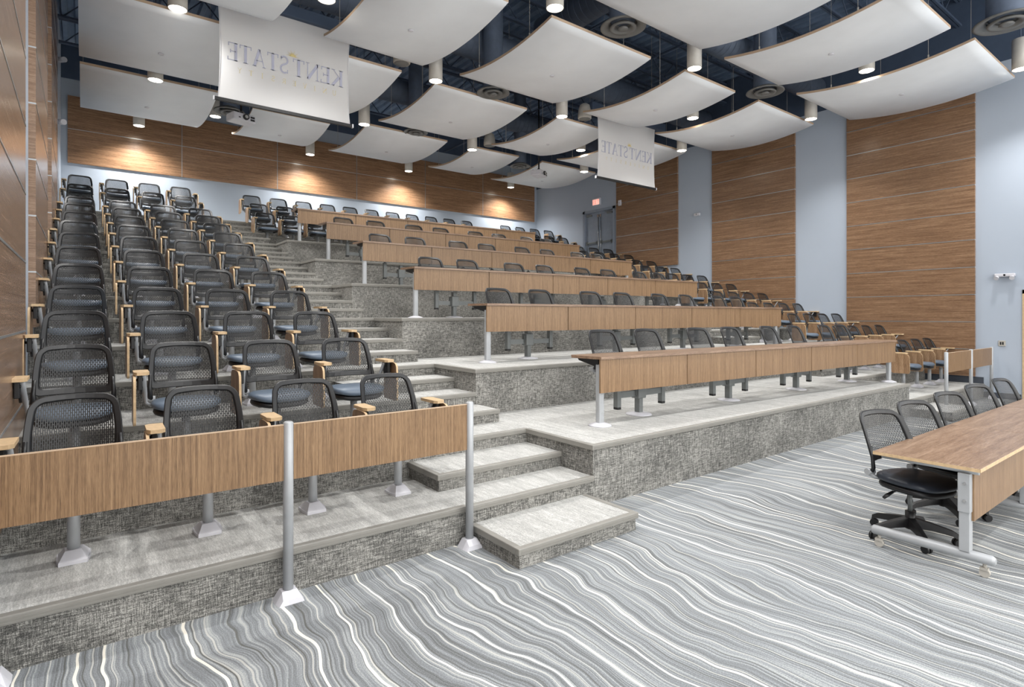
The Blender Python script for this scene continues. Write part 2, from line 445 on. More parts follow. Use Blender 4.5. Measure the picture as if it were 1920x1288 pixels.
def back_frame_bm():
    bm = B(); outer = rr(.254, .226, Z0B, Z1B, (.045, .08)); inner = rr(.208, .188, Z0B+.052, Z1B-.038, (.022, .04))
    loops = []
    n = len(outer)
    def lerp(t): return [(o_[0]+(i_[0]-o_[0])*t, o_[1]+(i_[1]-o_[1])*t) for o_, i_ in zip(outer, inner)]
    for t, dy in ((0, .0), (.12, -.009), (.75, -.010), (1, -.003), (1, .010), (.8, .015), (.12, .014), (0, .007)):
        loops.append([bm.verts.new((x_, ysurf(x_, z_)+dy, z_)) for x_, z_ in lerp(t)])
    for i in range(len(loops)):
        a_, c_ = loops[i], loops[(i+1) % len(loops)]
        for k in range(n):
            f = bm.faces.new((a_[k], a_[(k+1) % n], c_[(k+1) % n], c_[k])); f.smooth = i not in (1, 5)
    return bm
def back_mesh_obj(parent):
    bm = B(); uvl = bm.loops.layers.uv.new('UVMap')
    nx, nz = 12, 8
    g = []
    for j in range(nz+1):
        row = []
        for i in range(nx+1):
            t = j/nz; z_ = Z0B+.042+(Z1B-.028-Z0B-.042)*t; hw = .214+(.194-.214)*t
            x_ = -hw+2*hw*i/nx
            row.append((bm.verts.new((x_, ysurf(x_, z_)+.004, z_)), x_, z_))
        g.append(row)
    for j in range(nz):
        for i in range(nx):
            q = [g[j][i], g[j][i+1], g[j+1][i+1], g[j+1][i]]
            f = bm.faces.new([v[0] for v in q]); f.smooth = True
            for l, v in zip(f.loops, q): l[uvl].uv = (v[1]+1, v[2]+1)
    return obj('back_mesh', bm, 'mesh', parent, recalc=False)
def seat_bm(zt=.53, th=.06, grow=0, ysh=0):
    bm = B(); n = 28; rings = []
    prof = [(0, 0), (.6, -.001), (.9, -.006), (.985, -.02), (1.0, -.036), (.97, -.052), (.9, -th)]
    for (s, dz) in prof:
        if s == 0: rings.append([bm.verts.new((0, -.05+ysh, zt))]); continue
        rg = []
        for k in range(n):
            a_ = 2*PI*k/n; ca, sa = math.cos(a_), math.sin(a_)
            x_ = abs(ca)**(2/3.2)*(1 if ca >= 0 else -1)*(.25+grow)*s; y_ = abs(sa)**(2/3.2)*(1 if sa >= 0 else -1)*(.235+grow)*s
            x_ *= 1-.08*max(0, y_/.235)
            wf = -.03*max(0, (-y_-.12)/.12)**2
            rg.append(bm.verts.new((x_, y_-.05+ysh, zt+dz+wf)))
        rings.append(rg)
    for i in range(len(rings)-1):
        for k in range(n):
            k2 = (k+1) % n
            f = bm.faces.new((rings[0][0], rings[1][k], rings[1][k2])) if i == 0 else bm.faces.new((rings[i][k], rings[i][k2], rings[i+1][k2], rings[i+1][k]))
            f.smooth = True
    bm.faces.new(rings[-1][::-1])
    return bm
def pan_bm(zt=.53):
    bm = seat_bm(zt-.055, .035, -.015); return bm
def arm_parts(root, s):
    """s=-1: on the image-left side of a chair facing -Y"""
    ps = []
    bm = B(); tube(bm, [(s*.235, .06, .47), (s*.275, .07, .50), (s*.285, .05, .58), (s*.292, .0, .66), (s*.295, -.05, .735)], [.016, .02, .02, .019, .018], 10, ry=.012); ps.append(obj('arm_support', bm, 'silver', root))
    bm = B()
    poly(bm, [(s*.262, .09), (s*.262, -.14), (s*.285, -.17), (s*.345, -.17), (s*.365, -.13), (s*.365, .06), (s*.34, .09)], .742, .766); ps.append(obj('armrest', bm, 'ply', root))
    bm = B(); box(bm, min(s*.306, s*.338), max(s*.306, s*.338), -.11, .0, .62, .738, bev=.006); tube(bm, [(s*.30, -.06, .70), (s*.36, -.06, .70)], .012, 8); tube(bm, [(s*.31, -.05, .64), (s*.31, .03, .58)], .009, 8); ps.append(obj('tablet_hinge', bm, 'darkplastic', root))
    bm = B()
    prof = rr(.155, .14, .36, .725, (.03, .045), 5)
    # core and pale edge: two materials
    a_ = [bm.verts.new((s*.352, p[0]-.07, p[1])) for p in prof]; c_ = [bm.verts.new((s*.370, p[0]-.07, p[1])) for p in prof]
    bm.faces.new(a_).material_index = 0; bm.faces.new(c_[::-1]).material_index = 0
    for i in range(len(prof)): bm.faces.new((a_[i], a_[(i+1) % len(prof)], c_[(i+1) % len(prof)], c_[i])).material_index = 1
    ps.append(obj('writing_tablet', bm, ['tabletwood', 'ply'], root))
    return ps
def pivot_bm(s):
    bm = B()
    tube(bm, [(s*.12, .08, .465), (s*.2, .14, .47), (s*.24, .16, .50)], .018, 8)
    tube(bm, [(s*.205, .155, .515), (s*.272, .155, .515)], .026, 12)
    return bm
def backarm_bm(s):
    bm = B()
    tube(bm, [(s*.235, .15, .50), (s*.244, .12, .55), (s*.246, .125, .62), (s*.238, .15, .72)], [.02, .02, .016, .01], 8, ry=.012)
    return bm
def tablet_chair():
    r = empty('tablet_armchair'); ps = []
    bm = B(); bm2 = poly(bm, [(-.07, -.10), (.07, -.10), (.085, -.02), (.085, .08), (.04, .11), (-.04, .11), (-.085, .08), (-.085, -.02)], 0, .02)
    tp = [(-.04, -.045), (.04, -.045), (.045, .03), (-.045, .03)]
    vs = [bm.verts.new((x_, y_, .07)) for x_, y_ in tp]; lo = [bm.verts.new(p) for p in ((-.07, -.10, .02), (.07, -.10, .02), (.08, .08, .02), (-.08, .08, .02))]
    bm.faces.new(vs)
    for i in range(4): bm.faces.new((lo[i], lo[(i+1) % 4], vs[(i+1) % 4], vs[i]))
    ps.append(obj('foot_plate', bm, 'whiteplate', r))
    bm = B(); tube(bm, [(0, 0, .03), (0, 0, .45)], .033, 16); ps.append(obj('post', bm, 'silver', r))
    bm = B(); box(bm, -.1, .1, -.12, .1, .43, .45, bev=.004); tube(bm, [(-.16, .0, .40), (-.1, -.1, .41), (.1, -.1, .41), (.16, 0, .40)], .014, 8); ps.append(obj('seat_bracket', bm, 'greymetal', r))
    ps.append(obj('seat', seat_bm(), 'vinyl', r)); ps.append(obj('seat_pan', pan_bm(), 'darkplastic', r))
    ps.append(obj('back_frame', back_frame_bm(), 'blackplastic', r)); ps.append(back_mesh_obj(r))
    for s_ in (-1, 1): ps.append(obj('back_arm', backarm_bm(s_), 'blackplastic', r)); ps.append(obj('pivot', pivot_bm(s_), 'silver', r))
    ps += arm_parts(r, -1)
    reg(r, ps); return r
TC = tablet_chair()
TCX = None
def with_second_arm(root):
    global TCX
    if TCX is None:
        ps = arm_parts(root, 1); TCX = ps
    else:
        for p_ in TCX:
            c = p_.copy(); COL.objects.link(c); c.parent = root
first = [True]
def place_tc(x, y, z, rz, label, group, second=False):
    if first[0]:
        TC.location = (x, y, z); TC.rotation_euler.z = rz; TC['category'] = 'chair'; TC['label'] = label; TC['group'] = group; first[0] = False; r = TC
    else: r = dup(TC, (x, y, z), rz, label, group)
    if second: with_second_arm(r)
    return r
tag(TC, 'x', 'chair', 'g')
LX = [-.04, .69, 1.41, 2.13]
POLE = -.27
COLN_L = ['seat beside the left wall', 'second seat from the left wall', 'third seat from the left wall', 'aisle seat by the left steps']
COLN_R = ['aisle seat by the right steps', 'second seat from the right steps', 'third seat from the right steps', 'beside the right wall']
def rown(n): return 'front row' if n == 1 else ('rearmost row' if n == 13 else ORD[n]+' row up')
for n in range(1, 14):
    if n <= 11: z = LV[n]; y = 4.40+.985*(n-1)
    elif n == 12: z = ZB; y = YB+.48
    else: z = ZA; y = YA+.48
    for j in range(4):
        place_tc(LX[j]+random.uniform(-.008, .008), y, z, random.uniform(-.03, .03), 'tablet-arm mesh chair, left block, %s, %s' % (rown(n), COLN_L[j]), 'tablet-arm chairs in the left seat block', second=(j == 3))
for n in range(1, 14):
    if n <= 11: z = LV[n]; y = 4.34+.985*(n-1)
    elif n == 12: z = ZB; y = YB+.48
    else: z = ZA; y = YA+.48
    for j in range(4):
        place_tc(13.1+.735*j, y, z, random.uniform(-.03, .03), 'tablet-arm mesh chair, right block, %s, %s' % (rown(n), COLN_R[j]), 'tablet-arm chairs in the right seat block', second=(j == 3))
for (nm, y, z, x0, dx, cnt) in (('row right behind the top desk', 15.66, PZ[5], 3.84, .66, 12), ('middle of three back rows', YB+.45, ZB, 3.9, .70, 11), ('rearmost row under the wood wall', YA+.48, ZA, 3.92, .74, 11)):
    for i in range(cnt):
        place_tc(x0+dx*i, y, z, random.uniform(-.03, .03), 'tablet-arm mesh chair, %s, %s from the left steps' % (nm, ORD[i+1]), 'tablet-arm chairs in the centre back rows')

# swing seats at the desks: origin on the floor under the seat
def swing_chair():
    r = empty('swing_seat'); ps = []
    bm = B(); box(bm, -.032, .032, -.035, .035, .06, .36, bev=.006); ps.append(obj('seat_post', bm, 'greymetal', r))
    bm = B(); box(bm, -.03, .03, -.033, .033, .035, .061); ps.append(obj('rubber_tip', bm, 'darkplastic', r))
    bm = B(); tube(bm, [(0, 0, .35), (0, 0, .46)], .02, 10); box(bm, -.1, .1, -.1, .1, .445, .475, bev=.004); ps.append(obj('seat_bracket', bm, 'silver', r))
    ps.append(obj('seat', seat_bm(), 'vinyl', r)); ps.append(obj('seat_pan', pan_bm(), 'darkplastic', r))
    ps.append(obj('back_frame', back_frame_bm(), 'blackplastic', r)); ps.append(back_mesh_obj(r))
    for s_ in (-1, 1): ps.append(obj('back_arm', backarm_bm(s_), 'blackplastic', r)); ps.append(obj('pivot', pivot_bm(s_), 'silver', r))
    bm = B(); tube(bm, [(-.12, -.02, .43), (-.24, -.04, .42)], .005, 6); tube(bm, [(-.22, -.035, .423), (-.27, -.045, .41), (-.31, -.05, .40)], [.008, .018, .012], 8, ry=.008); ps.append(obj('height_lever', bm, 'darkplastic', r))
    reg(r, ps); return r
SWC = swing_chair(); sw_first = True
tag(SWC, 'x', 'chair', 'g')
CX = [[5.12, 5.94, 7.05, 7.87, 8.97, 9.83, 10.94, 11.62], [5.08, 5.9, 7.01, 7.84, 8.88, 9.72, 10.82, 11.5], [4.99, 5.78, 6.86, 7.67, 8.75, 9.54, 10.61, 11.35], [4.92, 5.71, 6.78, 7.56, 8.63, 9.43, 10.47, 11.21], [4.9, 5.69, 6.7, 7.48, 8.55, 9.33, 10.35, 11.08]]
CT = [1.031, 1.07, 1.087, 1.112, 1.13]
def armbm(dx, dy):
    bm = B()
    L_ = math.hypot(dx, dy); mt = Matrix.Rotation(math.atan2(dy, dx), 4, 'Z')
    box(bm, .03, L_-.02, -.02, .02, .245, .315, mat=mt)
    return bm
for k in range(5):
    yb = 4.62 if k == 0 else PY[k]+1.02
    for i in range(8):
        x = CX[k][i]-.06; zo = PZ[k]+CT[k]-.975+.0
        lab = 'black mesh swing seat at %s, %s from its left end' % (['the lowest long desk', 'the second long desk up', 'the third long desk up', 'the fourth long desk up', 'the fifth long desk up'][k], ORD[i+1])
        rz = random.uniform(-.05, .05)
        if sw_first: SWC.location = (x, yb, zo); SWC.rotation_euler.z = rz; SWC['label'] = lab; SWC['group'] = 'swing seats behind the long desks'; r = SWC; sw_first = False
        else: r = dup(SWC, (x, yb, zo), rz, lab, 'swing seats behind the long desks')
    for j in range(4):
        xa, xb = CX[k][2*j]-.06, CX[k][2*j+1]-.06; xm = (xa+xb)/2-.05; ym = yb-.02
        zo = -.02
        r = empty('seat_pedestal', (xm, ym, PZ[k])); tag(r, 'grey pedestal post of the %s seat pair from the left, at %s' % (ORD[j+1], ['the lowest long desk', 'the second long desk', 'the third long desk', 'the fourth long desk', 'the fifth long desk'][k]), 'seat pedestal', 'pedestals of the swing seats')
        bm = B(); box(bm, -.035, .035, -.04, .04, .02, .46, bev=.008); obj('post', bm, 'greymetal', r)
        bm = B(); lathe(bm, [(0, 0), (.16, 0), (.15, .012), (.06, .03), (0, .03)], seg=20); obj('floor_plate', bm, 'whiteplate', r)
        bm = B(); box(bm, -.07, .07, -.06, .06, .22+zo, .40+zo, bev=.01); box(bm, -.085, -.065, -.03, .03, .26+zo, .37+zo); box(bm, .065, .085, -.03, .03, .26+zo, .37+zo); obj('hub', bm, 'greymetal', r)
        for xx in (xa, xb):
            bm = armbm(xx-xm, yb-ym); bmesh.ops.translate(bm, verts=bm.verts, vec=(0, 0, zo)); obj('swing_arm', bm, 'greymetal', r)

# ------------------------------------------------------------------ long desks
DL = [(4.459, 4.32, 1.30), (4.402, 6.40, 1.913), (4.32, 8.37, 2.548), (4.255, 10.34, 3.17), (4.24, 12.31, 3.787), (4.208, 14.28, 4.377)]
DR = [(11.76, 4.02), (11.7, 6.1), (11.6, 8.07), (11.55, 10.04), (11.55, 12.01), (11.5, 13.98)]
PH = [.365, .36, .35, .345, .335, .33]
DN = ['lowest', 'second lowest', 'third lowest', 'third highest', 'second highest', 'highest']
for k in range(6):
    x0, y0, zt = DL[k]; x1, y1 = DR[k]
    ang = math.atan2(y1-y0, x1-x0); Ln = math.hypot(x1-x0, y1-y0)
    hz_ = zt-PZ[k]
    r = empty('lecture_desk', (x0, y0, PZ[k]), ang)
    tag(r, 'long wood-topped lecture desk with five front panels, %s of the six centre rows' % DN[k], 'desk', 'long desks of the centre block')
    bm = B(); poly(bm, [(0.0, -.02), (Ln+.01, -.02), (Ln+.01, .44), (-.03, .44), (-.06, .40)], hz_-.0, hz_+.03); 
    ob = obj('desk_top', bm, 'topwood', r)
    pw = Ln/5
    for i in range(5):
        bm = B(); box(bm, i*pw+.006, (i+1)*pw-.006, 0, .018, hz_-PH[k], hz_-.002); obj('front_panel', bm, 'deskwood', r)
    bm = B(); box(bm, .02, Ln-.02, .05, .11, hz_-.06, hz_-.002); obj('rail', bm, 'darkplastic', r)
    bm = B()
    vs0 = [(.03, .02, hz_-.002), (.03, .40, hz_-.002), (.03, .38, hz_-.03), (.03, .02, hz_-.10)]
    a_ = [bm.verts.new(v) for v in vs0]; c_ = [bm.verts.new((v[0]+.03, v[1], v[2])) for v in vs0]
    bm.faces.new(a_); bm.faces.new(c_[::-1])
    for i in range(4): bm.faces.new((a_[i], a_[(i+1) % 4], c_[(i+1) % 4], c_[i]))
    obj('top_bracket', bm, 'darkplastic', r)
    for lx in (.06, Ln-.12):
        bm = B(); box(bm, lx-.04, lx+.04, .03, .10, .02, hz_-.05, bev=.02); lg = obj('leg', bm, 'silver', r)
        bm = B(); lathe(bm, [(0, 0), (.13, 0), (.12, .012), (.05, .035), (0, .035)], lx, .065, seg=20); obj('foot', bm, 'whiteplate', lg)

# ------------------------------------------------------------------ front rails
def rail(name, pxs, y, zt, panels, label, hb):
    r = empty(name, (pxs[0], y, 0)); tag(r, label, 'railing')
    for x_ in pxs:
        bm = B(); tube(bm, [(x_-pxs[0], 0, .03), (x_-pxs[0], 0, zt-.008), (x_-pxs[0], 0, zt)], [.031, .031, .022], 18); p_ = obj('post', bm, 'silver', r)
        bm = B(); dx = x_-pxs[0]
        lo = [bm.verts.new((dx+a_, b__, 0)) for a_, b__ in ((-.075, -.085), (.075, -.085), (.085, -.03), (.085, .045), (-.085, .045), (-.085, -.03))]
        hi = [bm.verts.new((dx+a_, b__, c__)) for a_, b__, c__ in ((-.05, -.075, .03), (.05, -.075, .03), (.045, -.03, .065), (.045, .035, .065), (-.045, .035, .065), (-.045, -.03, .065))]
        bm.faces.new(lo[::-1]); bm.faces.new((hi[0], hi[1], hi[2], hi[5])); bm.faces.new((hi[5], hi[2], hi[3], hi[4]))
        for i in range(6): bm.faces.new((lo[i], lo[(i+1) % 6], hi[(i+1) % 6], hi[i]))
        obj('foot_plate', bm, 'whiteplate', p_)
    for i in range(len(pxs)-1):
        bm = B(); box(bm, pxs[i]-pxs[0]+.03, pxs[i+1]-pxs[0]-.03, -.012, .012, zt-.02-hb, zt-.02); pn = obj('panel', bm, 'panelboard', r)
        bm = B(); box(bm, pxs[i]-pxs[0]+.03, pxs[i+1]-pxs[0]-.03, -.013, .013, zt-.02, zt-.016); obj('edge_band', bm, 'cloudedge', pn)
rail('guard_rail', [-.36, 1.03, 2.38], 3.69, 1.114, 2, 'walnut two-panel guard rail on silver posts before the left seat block', .345)
rail('guard_rail', [12.62, 14.08, 15.5], 3.50, 1.105, 2, 'walnut two-panel guard rail on silver posts before the right seat block', .36)

# ------------------------------------------------------------------ front tables
def table(x0, x1, label):
    r = empty('flip_top_table', (x0, 0, 0)); tag(r, label, 'table', 'front tables on casters'); W_ = x1-x0
    ya, yb = 1.15, 1.80
    bm = B(); box(bm, 0, W_, ya, yb, .715, .742, bev=.003); top = obj('table_top', bm, 'topwood', r)
    bm = B(); box(bm, -.002, W_+.002, ya-.003, yb+.003, .716, .739); obj('edge_band', bm, 'ply', top)
    bm = B(); box(bm, .07, W_-.07, ya+.05, ya+.068, .36, .70); obj('modesty_panel', bm, 'deskwood', r)
    for xx, s in ((.02, 1), (W_-.12, -1)):
        bm = B(); box(bm, xx-.005, xx+.085, ya+.06, ya+.13, .42, .69, bev=.004); box(bm, xx+.003, xx+.077, ya+.065, ya+.125, .15, .43, bev=.003)
        lg = obj('leg', bm, 'silver', r)
        bm = B()
        for zz in (.62, .50): tube(bm, [(xx-.012, ya+.09, zz), (xx-.004, ya+.09, zz)], .011, 10)
        obj('bolt', bm, 'chrome', lg)
        bm = B(); tube(bm, [(xx+.04, ya+.02, .703), (xx+.04, yb-.04, .703)], .018, 10); obj('support_rail', bm, 'silver', lg)
        bm = B(); tube(bm, [(xx+.04, ya-.07, .125), (xx+.04, ya-.05, .125), (xx+.04, yb+.02, .125), (xx+.04, yb+.03, .125)], [.02, .034, .034, .024], 16); obj('foot_bar', bm, 'silver', r)
        for yy in (ya-.01, yb-.02):
            bm = B(); tube(bm, [(xx+.025, yy, .032), (xx+.055, yy, .032)], .03, 16); tube(bm, [(xx+.04, yy, .06), (xx+.04, yy, .1)], .012, 8); box(bm, xx+.02, xx+.06, yy-.02, yy+.025, .05, .066)
            obj('caster', bm, 'speaker', r)
table(4.83, 6.60, 'walnut-topped rolling table on the striped carpet, its near end in full view')
table(6.61, 8.40, 'walnut-topped rolling table abutting the near table, cut by the right edge of the photo')
table(8.41, 10.2, 'walnut-topped rolling table at the far end of the front table line')

def task_chair():
    r = empty('task_chair'); ps = []
    bm = B()
    for i in range(5):
        a_ = 2*PI*i/5+.35; c_, s_ = math.cos(a_), math.sin(a_)
        mt = Matrix.Rotation(a_, 4, 'Z')
        sec = [(.03, .10, .17, .034), (.15, .095, .145, .028), (.27, .075, .115, .022), (.31, .055, .09, .02)]
        vr = []
        for (d, z0, z1, w) in sec: vr.append([bm.verts.new(mt @ Vector(p)) for p in ((d, -w, z0), (d, w, z0), (d, w*.7, z1), (d, -w*.7, z1))])
        for q in range(len(vr)-1):
            for e in range(4): bm.faces.new((vr[q][e], vr[q][(e+1) % 4], vr[q+1][(e+1) % 4], vr[q+1][e]))
        bm.faces.new(vr[-1]); bm.faces.new(vr[0][::-1])
    tube(bm, [(0, 0, .08), (0, 0, .22)], .034, 14)
    ps.append(obj('star_base', bm, 'darkplastic', r))
    for i in range(5):
        a_ = 2*PI*i/5+.35
        bm = B(); c_, s_ = math.cos(a_)*.3, math.sin(a_)*.3; t = Vector((-math.sin(a_+.5), math.cos(a_+.5), 0))
        for q in (-1, 1): p0 = Vector((c_, s_, .03))+t*.006*q; tube(bm, [p0, p0+t*.018*q], .03, 14)
        tube(bm, [(c_, s_, .03), (c_, s_, .075)], .008, 8); ps.append(obj('caster', bm, 'darkplastic', r))
    bm = B(); tube(bm, [(0, 0, .2), (0, 0, .40)], .016, 12); ps.append(obj('gas_lift', bm, 'greymetal', r))
    bm = B(); lathe(bm, [(0, .38), (.05, .385), (.075, .405), (.07, .43), (0, .43)], seg=18); box(bm, -.09, .09, -.1, .12, .425, .445, bev=.004); ps.append(obj('tilt_mechanism', bm, 'silver', r))
    bm = B(); tube(bm, [(-.05, .0, .41), (-.17, .03, .37)], .006, 6); tube(bm, [(-.15, .025, .38), (-.2, .035, .355), (-.235, .04, .335)], [.01, .022, .014], 8, ry=.01); ps.append(obj('height_lever', bm, 'darkplastic', r))
    ps.append(obj('seat', seat_bm(.52), 'vinyldark', r)); ps.append(obj('seat_pan', pan_bm(.52), 'darkplastic', r))
    ps.append(obj('back_frame', back_frame_bm(), 'blackplastic', r)); ps.append(back_mesh_obj(r))
    for s_ in (-1, 1): ps.append(obj('back_arm', backarm_bm(s_), 'blackplastic', r)); ps.append(obj('pivot', pivot_bm(s_), 'silver', r))
    reg(r, ps); return r
TK = task_chair(); tag(TK, 'x', 'chair', 'task chairs at the front tables')
tk = [(5.27, 1.70, .32, 'black mesh task chair at the near end of the rolling tables, star base fully seen'), (6.13, 1.72, .3, 'black mesh task chair, second along the rolling tables from the near end'), (7.14, 1.73, .28, 'black mesh task chair, third along the rolling tables from the near end'), (8.18, 1.74, .26, 'black mesh task chair, fourth along the rolling tables from the near end'), (9.24, 1.74, .15, 'black mesh task chair at the rolling tables, half cut by the right photo edge')]
for i, (x_, y_, a_, l_) in enumerate(tk):
    if i == 0: TK.location = (x_, y_, 0); TK.rotation_euler.z = -a_; TK['label'] = l_
    else: dup(TK, (x_, y_, 0), -a_, l_)

# ------------------------------------------------------------------ acoustic clouds
CLOUDS = {  # name: (x0,x1,y0,y1) measured at 6.5 m
 'C1': (-.05, 2.2, .2, 3.0), 'Q': (-.05, 2.43, 6.85, 9.62), 'R': (-.05, 2.24, 10.2, 13.0), 'N': (-.04, 2.3, 13.38, 16.18),
 'G': (3.26, 5.13, 6.87, 9.6), 'P': (3.16, 4.95, 10.1, 12.98), 'O': (3.1, 4.88, 13.9, 16.2), 'G0': (3.3, 5.3, 3.2, 6.05),
 'H': (6.1, 8.75, 3.2, 6.03), 'A': (5.93, 8.35, 6.8, 9.55), 'B': (5.74, 8.15, 10.2, 12.98), 'C': (5.62, 7.93, 13.4, 16.16),
 'I': (9.45, 11.4, 3.1, 6.0), 'F': (9.3, 11.04, 6.75, 9.56), 'E': (9.05, 10.8, 10.15, 12.92), 'D': (8.78, 10.4, 13.4, 16.04),
 'J': (12.2, 14.8, 2.98, 6.03), 'K': (11.9, 14.45, 6.72, 9.55), 'L': (11.5, 13.95, 10.1, 12.95), 'M': (11.3, 13.62, 13.4, 16.18)}
CD = {'Q': 'left wall file, just above the large screen', 'R': 'left wall file, second from the back', 'N': 'left wall file, last before the rear wood wall',
 'G': 'second file, its corner overlapping the large screen', 'P': 'second file, half hidden behind the large screen', 'O': 'second file, below the large screen bar',
 'H': 'centre file, nearest the camera, cut by the top edge', 'A': 'centre file, large diamond in view under a lamp', 'B': 'centre file, third from the back wall side front', 'C': 'centre file, nearest the rear wood wall',
 'I': 'fourth file, nearest the camera at upper right', 'F': 'fourth file, hanging above the small screen', 'E': 'fourth file, left of the small screen', 'D': 'fourth file, nearest the rear wall',
 'J': 'right wall file, nearest the camera', 'K': 'right wall file, right of the small screen', 'L': 'right wall file, partly behind the small screen', 'M': 'right wall file, behind the small projector'}
CD['B'] = 'centre file, second from the rear wall'
for key, (x0, x1, y0, y1) in CLOUDS.items():
    if key not in CD: continue
    zc = 6.5; cx, cy = (x0+x1)/2, (y0+y1)/2
    r = empty('acoustic_cloud', (cx, cy, zc)); tag(r, 'white curved acoustic ceiling panel, '+CD[key], 'ceiling panel', 'curved acoustic ceiling panels')
    sag = .155; n = 16; hx, hy = (x1-x0)/2, (y1-y0)/2
    bm = B(); bot = []; top = []
    for i in range(n+1):
        t = -1+2*i/n; z_ = -sag*(1-t*t)
        bot.append((bm.verts.new((-hx, t*hy, z_)), bm.verts.new((hx, t*hy, z_)))); top.append((bm.verts.new((-hx, t*hy, z_+.045)), bm.verts.new((hx, t*hy, z_+.045))))
    for i in range(n):
        f = bm.faces.new((bot[i][0], bot[i+1][0], bot[i+1][1], bot[i][1])); f.smooth = True
        f = bm.faces.new((top[i][0], top[i][1], top[i+1][1], top[i+1][0])); f.smooth = True
        bm.faces.new((bot[i][0], top[i][0], top[i+1][0], bot[i+1][0])).material_index = 1
        bm.faces.new((bot[i][1], bot[i+1][1], top[i+1][1], top[i][1])).material_index = 1
    bm.faces.new((bot[0][0], bot[0][1], top[0][1], top[0][0])).material_index = 1
    bm.faces.new((bot[n][0], top[n][0], top[n][1], bot[n][1])).material_index = 1
    obj('panel', bm, ['cloud', 'cloudedge'], r)
    bm = B(); lathe(bm, [(0, -sag-.018), (.035, -.018-sag), (.045, -.012-sag), (.045, -.004-sag), (0, -.004-sag)], seg=20); obj('sprinkler_plate', bm, 'whiteplate', r)
    for sx in (-1, 1):
        for t in (-.55, .55):
            bm = B(); z_ = -sag*(1-t*t)+.045
            tube(bm, [(sx*(hx-.05), t*hy, z_), (sx*(hx-.05), t*hy, TOPZ-zc)], .004, 5); tube(bm, [(sx*(hx-.05), t*hy, z_), (sx*(hx-.05), t*hy, z_+.07)], .014, 8)
            obj('hanger', bm, 'speaker', r)

# ------------------------------------------------------------------ lamps
LMP = [(1.173, 10.1, 6.5), (1.15, 13.2, 6.42), (1.21, 18.2, 6.86), (2.75, 16.4, 6.93), (2.914, 8.46, 6.5), (5.45, 13.15, 6.4), (5.75, 18.2, 6.86), (5.59, 9.9, 6.42), (8.6, 13.2, 6.35), (9.19, 18.2, 6.86),
       (13.7, 18.2, 6.9), (5.735, 6.5, 6.45), (8.906, 9.85, 6.4), (11.385, 11.786, 6.5), (12.9, 13.2, 6.4), (9.248, 6.5, 6.45), (11.676, 8.25, 6.5), (13.431, 9.85, 6.4), (13.849, 6.5, 6.45), (12.087, 4.62, 6.5), (14.368, 2.805, 6.5),
       (1.2, 6.4, 6.45), (2.8, 3.0, 6.45), (5.7, 2.8, 6.45), (9.2, 2.8, 6.45), (3.5, -1.2, 6.45), (9.0, -1.2, 6.45), (.9, 1.6, 6.45)]  # this row: unseen downlights added around the camera for more light
LD = {0: 'above the far-left screen edge', 1: 'over the left seat block between two left clouds', 2: 'throwing a pool on the rear wood wall at far left', 3: 'beside the projector below the large screen', 4: 'at the top edge between the large screen and its right-hand cloud',
 5: 'just right of the large screen lower corner', 6: 'before the rear wood wall, second pool from left', 7: 'between centre clouds left of the diamond one', 8: 'between centre and fourth file far back', 9: 'before the rear wood wall, third pool from left',
 10: 'before the rear wood wall, right-hand pool', 11: 'brightest, at top centre over the diamond cloud', 12: 'under the diamond cloud lowest corner', 13: 'left of the small screen, upper one', 14: 'left of the small screen, lower one near the small projector',
 15: 'right of the diamond cloud above the small screen', 16: 'above and right of the small screen', 17: 'right of the small screen over the panelled wall', 18: 'before the grey wall strip between the two right wood panels', 19: 'between the two upper right clouds', 20: 'at the right photo edge'}
L0 = None
for i, (x_, y_, z_) in enumerate(LMP):
    lab = 'white cylinder downlight '+LD.get(i, 'added out of view toward the front of the room for more light')
    rad = .135 if i not in (2, 3, 6, 9, 10) else .13
    if L0 is None:
        r = empty('pendant_downlight'); ps = []
        bm = B(); lathe(bm, [(0, .58), (.125, .58), (.135, .57), (.135, 0), (.126, -.002), (.122, .03), (0, .03)], seg=28); ps.append(obj('housing', bm, 'lampbody', r))
        bm = B(); lathe(bm, [(0, .004), (.121, .004), (.121, .012), (0, .012)], seg=28); ps.append(obj('lens', bm, 'lens', r))
        bm = B(); tube(bm, [(0, 0, .58), (0, 0, 2.0)], .008, 6); ps.append(obj('stem', bm, 'duct', r))
        reg(r, ps); L0 = r; r.location = (x_, y_, z_); tag(r, lab, 'ceiling light', 'cylinder downlights')
    else: r = dup(L0, (x_, y_, z_), 0, lab, 'cylinder downlights')
    ld = bpy.data.lights.new('downlight_bulb', 'SPOT'); ld.energy = 430 if i in (2, 6, 9, 10) else 300
    ld.spot_size = math.radians(124 if i not in (2, 6, 9, 10) else 138); ld.spot_blend = .85; ld.shadow_soft_size = .1; ld.color = (1, .98, .955)
    lo = bpy.data.objects.new('downlight_bulb', ld); COL.objects.link(lo); lo.parent = r; lo.location = (0, 0, -.03)

